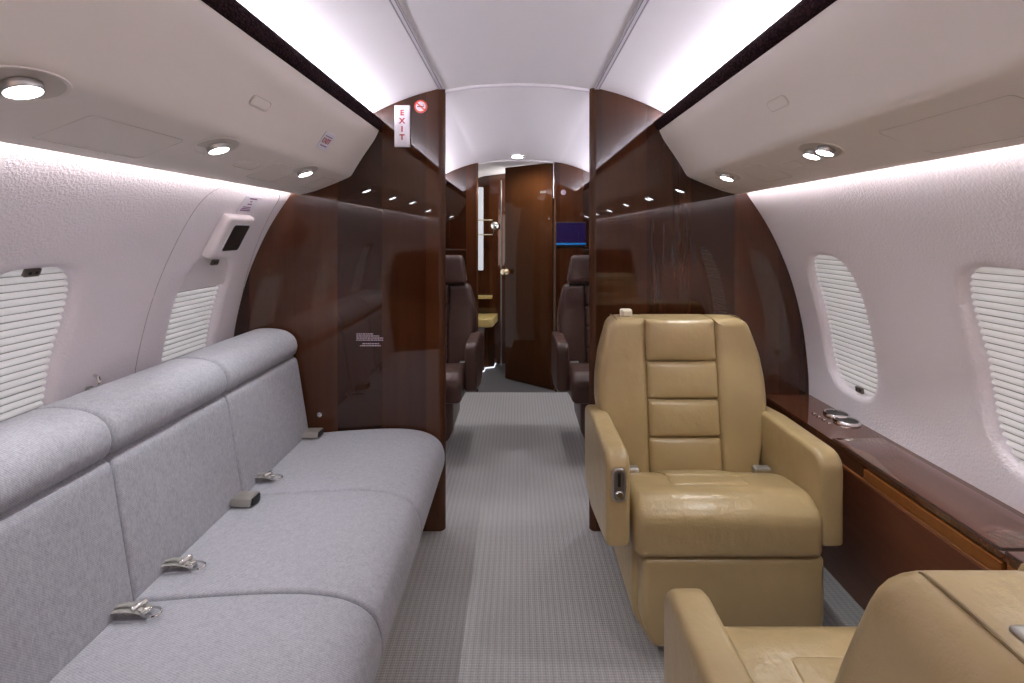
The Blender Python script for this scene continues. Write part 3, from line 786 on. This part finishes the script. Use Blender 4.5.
for cx_, cy_, lb in ((1.160, 1.79, 'chrome-rimmed cup holder in the wood ledge, nearer the dark partition'), (1.152, 1.722, 'chrome-rimmed cup holder in the wood ledge, farther from the partition')):
    t = thing('cup_holder', lb, 'cup holder', (cx_, cy_, ZL))
    bm = nb(); lathe(bm, [(.034, .0002), (.035, .007), (.039, .009), (.042, .006), (.043, .0002)], (cx_, cy_, ZL+.0005), n=36); obj('rim', bm, M['chrome'], t)
    bm = nb(); lathe(bm, [(.0345, .0045), (.033, .0042), (0, .0042)], (cx_, cy_, ZL), n=30); obj('cup_well_shadow', bm, M['smoke'], t)  # flat dark disc painted as the shaded depth of the holder
t = thing('switch_row', 'row of small round switches in the wood ledge beside the cup holders', 'switch', (1.105, 1.75, ZL))
for k in range(4):
    bm = nb(); lathe(bm, [(.0075, 0), (.007, .003), (.004, .0045), (0, .005)], (1.083, 1.80-.03*k, ZL), n=16); obj('switch_button', bm, M['chrome'], t)

# ------------------------------------------------------------------ signs and plates
def plate(parent_name, label, cat, X, Y, Z, w, h, m, r=.002, th=.004):
    t = thing(parent_name, label, cat, (X, Y, Z-h/2))
    bm = nb(); slab(bm, rrect(X-w/2, X+w/2, Z-h/2, Z+h/2, r), Y-th, Y, .0008, 'front', seg=2, rings=1); obj('plate', bm, m, t)
    return t
def letters(s, size, X, Y, Z, m, parent, ws=1, bold=0, name='lettering'):
    bm = text_bm(s, size, ws, bold); mapbm(bm, lambda c: Vector((X+c.x, Y-c.z, Z+c.y))); return obj(name, bm, m, parent, smooth=False)
ex = plate('exit_sign', 'white upright EXIT sign with red letters on left partition', 'sign', -.479, YP-.001, 1.668, .063, .170, M['white'], th=.012)
for k, ch in enumerate('EXIT'): letters(ch, .031, -.479, YP-.0135, 1.722-.0335*k, M['red'], ex, 1.05, .0010)
ns_ = thing('no_smoking_sign', 'round red and white no smoking sticker beside the EXIT sign', 'sign', (-.405, YP-.001, 1.725))
bm = nb(); lathe(bm, [(0, .002), (.0265, .002), (.027, 0)], (-.405, YP-.0005, 1.751), axis=(0, -1, 0), n=36); obj('disc', bm, M['white'], ns_)
bm = nb(); lathe(bm, [(.0205, .0022), (.0205, .003), (.0268, .003), (.0268, .0018)], (-.405, YP-.0005, 1.751), axis=(0, -1, 0), n=36); obj('red_ring', bm, M['orange'], ns_)
bm = nb(); box(bm, -.0215, .0215, -.0005, .0005, -.0025, .0025); mapbm(bm, lambda c: Matrix.Rotation(math.radians(42), 3, 'Y') @ c + Vector((-.405, YP-.0038, 1.751))); obj('red_bar', bm, M['orange'], ns_, smooth=False)
bm = nb(); box(bm, -.419, -.396, YP-.0032, YP-.0026, 1.7485, 1.7525); box(bm, -.394, -.391, YP-.0032, YP-.0026, 1.7485, 1.7525)
tube(bm, [(-.393+.002*math.sin(k), YP-.003, 1.754+.0035*k/2) for k in range(5)], .0008, 5); obj('cigarette', bm, M['print_black'], ns_, smooth=False)
# small EXIT placard on the left bin front
sg = thing('exit_placard', 'small tilted EXIT placard on the left overhead bin', 'sign', tuple(bin_face(-1, 1.70, .15)))
bm = nb(); slab(bm, rrect(-.040, .040, -.032, .032, .002), 0, .0016, .0005, 'top', seg=1, rings=1); mapbm(bm, lambda c: bin_face(-1, 1.64+c.x, .137-c.y, .0006+c.z)); obj('plate', bm, M['white'], sg)
bm = text_bm('EXIT', .026, 1.15, 0); mapbm(bm, lambda c: bin_face(-1, 1.64+c.x, .137-c.y, .0028+c.z)); obj('lettering', bm, M['red'], sg, smooth=False)
bm = nb(); box(bm, -.024, .024, -.020, -.016, 0, .0004); box(bm, -.028, .028, .016, .019, 0, .0004); mapbm(bm, lambda c: bin_face(-1, 1.64+c.x, .137-c.y, .0026+c.z)); obj('print_line', bm, M['purple'], sg, smooth=False)
# emergency hatch outline, placard, and handle cover on the left wall
bm = nb(); T0, T1 = t_of_z(.60), t_of_z(1.385)
tube(bm, [W3(-1, a, b, -.0002) for a, b in resample(rpoly([(1.50, T0, .03), (2.08, T0, .03), (1.955, T1, .045), (1.515, T1, .11)], 8), 150)], .0009, 5, closed=True)
struct('trim_4', bm, M['hatch_line'])
pl = thing('instruction_placard', 'small white placard with violet print above the exit handle cover', 'sign', tuple(W3(-1, 1.82, t_of_z(1.31))))
tc = t_of_z(1.335)
bm = nb(); slab(bm, rrect(-.048, .048, -.034, .034, .003), 0, .002, .0006, 'top', seg=1, rings=1); mapbm(bm, lambda c: W3(-1, 1.775+c.x, tc+c.y, -.0008-c.z)); obj('plate', bm, M['white'], pl)
bm = nb()
for (a, b, w, h) in ((.006, .024, .05, .006), (.004, .012, .018, .005), (.003, .001, .028, .005), (-.002, -.012, .05, .004), (0, -.019, .06, .004), (0, -.026, .066, .005)):
    for q in range(int(w/.007)): box(bm, a-w/2+q*.007, a-w/2+q*.007+.0055, b-h/2, b+h/2, 0, .0004)
mapbm(bm, lambda c: W3(-1, 1.775+c.x, tc+c.y, -.0030-c.z)); obj('print_line', bm, M['purple'], pl, smooth=False)
hc = thing('exit_handle_cover', 'white moulded exit handle cover with smoked window on the left wall', 'handle cover', tuple(W3(-1, 1.78, t_of_z(1.14))))
ta, tb = t_of_z(1.150), t_of_z(1.300)
bm = nb(); slab(bm, resample(rrect(1.66, 1.825, ta, tb, .016, 5), 60), 0, .038, .014, 'top', puff1=.0, seg=5); mapbm(bm, lambda c: W3(-1, c.x, c.y, .004-c.z*(1.0 if c.y > (ta+tb)/2 else 1.0))); obj('housing', bm, M['wall_smooth'], hc)
bm = nb(); slab(bm, rrect(1.705, 1.802, ta+.035, tb-.030, .012), 0, .002, .0008, 'top', seg=1, rings=1); mapbm(bm, lambda c: W3(-1, c.x, c.y, -.0337-c.z)); obj('lens', bm, M['smoke'], hc)
bm = nb(); tube(bm, [W3(-1, a, b, -.0345) for a, b in rrect(1.702, 1.805, ta+.032, tb-.027, .014)], .002, 6, closed=True); obj('lens_rim', bm, M['white'], hc)
# stud and small print on the left partition
bm = nb(); lathe(bm, [(.011, 0), (.010, .003), (.006, .004), (.005, .009), (0, .010)], (-.822, YP-.0005, .482), axis=(0, -1, 0), n=24)
single('wall_stud', bm, M['chrome'], 'small round chrome stud on left partition just above the sofa', 'stud')
bm = nb(); random.seed(9)
for r_, (a, b) in enumerate(((-.67, -.60), (-.67, -.575), (-.67, -.56), (-.67, -.56), (-.645, -.575), (-.655, -.57))):
    x = a; z = .812-.0085*r_-(.006 if r_ > 3 else 0)
    while x < b:
        w = random.uniform(.004, .012); box(bm, x, min(x+w, b), YP-.0012, YP-.0004, z, z+.0042); x += w+.0022
single('printed_notice', bm, M['faint'], 'pale lines of small print on the glossy left partition above sofa', 'notice', smooth=False)

# ------------------------------------------------------------------ beyond the second bulkhead
A_, H_ = Vector((-.118, 4.14)), Vector((.262, 3.83))
dv = (H_-A_); dl = dv.length; du = dv.normalized(); dn = Vector((du.y, -du.x))      # normal towards the camera
if dn.y > 0: dn = -dn
def D(u, c, z): p = A_+du*u+dn*c; return Vector((p.x, p.y, z))
bm = nb(); slab(bm, rrect(0, dl, .004, 1.782, .004, 2), 0, .03, .003, lambda a, b, c: D(a, c-.03, b), seg=2, rings=1)
door = struct('door_1', bm, M['wood_door'] if 'wood_door' in M else M['wood'], smooth=True, label='dark wood door standing ajar at the far end of the aisle')
bm = nb(); o_p = D(.022, .002, .905)
lathe(bm, [(.024, 0), (.024, .004), (.010, .007), (.009, .024), (.020, .032), (.026, .045), (.020, .058), (0, .061)], o_p, axis=(dn.x, dn.y, 0), n=24); obj('door_knob', bm, M['brass'], door)
bm = nb(); slab(bm, rrect(.37, .43, 1.545, 1.565, .003), 0, .002, .0005, lambda a, b, c: D(a, c, b), seg=1, rings=1); obj('label_plate', bm, M['nickel'], door)
bm = nb(); tube(bm, [(.268, YB-.004, 1.50), (.268, YB-.004, 1.79)], .004, 8); single('latch_bar', bm, M['chrome'], 'thin vertical chrome bar beside the top of the far door', 'latch')
# monitor on the right bulkhead
mo = thing('monitor', 'wide dim blue and violet screen on the far right bulkhead', 'screen', (.41, YB-.001, 1.12))
bm = nb(); slab(bm, rrect(.287, .52, 1.12, 1.315, .004), YB-.008, YB-.001, .002, 'front', seg=2, rings=1); obj('bezel', bm, M['black'], mo)
bm = nb(); box(bm, .290, .517, YB-.0092, YB-.008, 1.135, 1.308); obj('display', bm, M['screen'], mo, smooth=False)
bm = nb(); box(bm, .290, .517, YB-.0102, YB-.0092, 1.140, 1.153); obj('screen_bar', bm, M['cyan'], mo, smooth=False)
bm = nb(); lathe(bm, [(0, .002), (.019, .002), (.020, 0)], (.345, YB-.001, 1.545), axis=(0, -1, 0), n=24)
single('round_sticker', bm, M['faint'], 'tiny pale round sticker above the screen on the far right bulkhead', 'sign')
# vestibule behind the door
bm = nb(); slab(bm, rrect(-.383, -.335, .88, 1.66, .01), YE-.03, YE-.002, .006, 'front', seg=3); single('lamp_reflection', bm, M['tube'], 'tall pale vertical glow standing in for a lamp reflection on far wall left of door', 'light')
hk = thing('towel_rail', 'two-armed chrome rail with round boss left of the far door', 'rail', (-.27, 4.35, 1.2))
s_ = 4.35
for z in (1.345, 1.215):
    bm = nb(); tube(bm, [(-.40, s_, z), (-.235, s_, z)], .005, 8); obj('rail_arm', bm, M['brass'], hk)
bm = nb(); tube(bm, [(-.235, s_, 1.215), (-.222, s_, 1.235), (-.220, s_, 1.28), (-.235, s_, 1.345)], .007, 8); lathe(bm, [(.03, 0), (.034, .006), (.022, .018), (.012, .03), (0, .032)], (-.215, s_+.01, 1.295), axis=(0, -1, 0), n=20); obj('boss', bm, M['chrome'], hk)
bm = nb(); box(bm, -.224, -.206, s_+.01, YE, 1.288, 1.302); obj('wall_bracket', bm, M['chrome'], hk)
ct = thing('vanity_counter', 'cream counter with rounded corner left of the far door', 'counter', (-.45, 4.45, 0))
bm = nb(); slab(bm, rpoly([(-.70, 4.28, .0), (-.23, 4.30, .05), (-.20, 4.61, .0), (-.70, 4.61, .0)], 6), .40, .475, .01, 'top', seg=3, rings=1); obj('countertop', bm, M['counter'], ct)
FP = [Vector(((u-519)*1.23/(v-233), 490*1.23/(v-233))) for u, v in ((471, 375), (477, 374), (484, 371.5), (485.5, 368.5), (494, 367.5), (495.5, 363.8))]
bm = nb(); slab(bm, [(p.x, p.y+.012) for p in FP]+[(-.70, 4.61), (-.70, 4.28)], -.003, .40, .002, 'top', seg=1, rings=1); obj('cabinet', bm, M['wood'], ct, smooth=False)
bm = nb(); box(bm, -.70, -.25, 4.50, 4.61, .625, .645); single('wall_shelf', bm, M['counter'], 'thin wood shelf above the cream counter left of far door', 'shelf', smooth=False)
bm = nb(); tube(bm, [(-.165, 4.55, 0), (-.165, 4.55, 1.72)], .006, 8); single('corner_post', bm, M['steel'], 'thin vertical metal corner strip just left of the far door', 'strip')
bm = nb(); tube(bm, [(p.x, p.y, .004) for p in FP[1:]], .006, 6)
M['floorstrip'] = mat('floor_strip_glow', (1, 1, 1), .5, emit=(.8, .85, 1), estr=.4)
single('floor_light_strip', bm, M['floorstrip'], 'wavy thin white light strip on the dark entry floor', 'light strip')
dl_ = thing('downlight', 'round ceiling downlight above the far doorway', 'ceiling light', (-.012, 3.68, cz(0)-.062))
zc = cz(0)-.0495
bm = nb(); lathe(bm, [(.040, -.006), (.050, -.007), (.056, -.004), (.058, 0)], (-.012, 3.68, zc), n=32); obj('bezel', bm, M['chrome'], dl_)
bm = nb(); lathe(bm, [(.041, -.005), (.02, -.008), (0, -.009)], (-.012, 3.68, zc), n=28); obj('lens', bm, M['lamp'], dl_)

# ------------------------------------------------------------------ lights
def area(name, loc, rot, sx, sy, e, col):
    ld = bpy.data.lights.new(name, 'AREA'); ld.shape = 'RECTANGLE'; ld.size = sx; ld.size_y = sy; ld.energy = e; ld.color = col
    o = bpy.data.objects.new(name, ld); COL.objects.link(o); o.location = loc; o.rotation_euler = rot; return o
def spot(name, loc, rot, e, ang, parent=None):
    ld = bpy.data.lights.new(name, 'SPOT'); ld.energy = e; ld.spot_size = math.radians(ang); ld.spot_blend = .6; ld.shadow_soft_size = .03
    o = bpy.data.objects.new(name, ld); COL.objects.link(o); o.location = loc; o.rotation_euler = rot
spot('downlight_beam', (-.012, 3.68, zc-.02), (math.radians(12), 0, 0), 8, 150)
ld = bpy.data.lights.new('entry_fill', 'POINT'); ld.energy = 1.8; ld.shadow_soft_size = .03; ld.color = (1, .93, .88)  # hidden point light added to brighten the vestibule, no fixture
o_ = bpy.data.objects.new('entry_fill', ld); COL.objects.link(o_); o_.location = (.05, 4.45, 1.62)
area('rear_fill', (0, -3.05, 1.05), (math.pi/2, 0, math.pi), 1.7, 1.3, 75, (1, .97, .95))  # soft fill light added behind the camera, no doorway there
w = bpy.data.worlds.new('World'); SC.world = w; w.use_nodes = True
w.node_tree.nodes['Background'].inputs[0].default_value = (.95, .97, 1, 1); w.node_tree.nodes['Background'].inputs[1].default_value = .55

# ------------------------------------------------------------------ camera
cd = bpy.data.cameras.new('camera'); cam = bpy.data.objects.new('camera', cd); COL.objects.link(cam); SC.camera = cam
cam.location = (0, 0, 1.23); cam.rotation_euler = (math.pi/2, 0, 0)
cd.sensor_fit = 'HORIZONTAL'; cd.sensor_width = 36; cd.lens = 490*36/1024
cd.shift_x = -7/1024; cd.shift_y = -108.5/1024
cd.clip_start = .02; cd.clip_end = 50
vs = SC.view_settings; vs.view_transform = 'Standard'; vs.look = 'None'; vs.gamma = 1; vs.use_curve_mapping = False
vs.exposure = 1.5
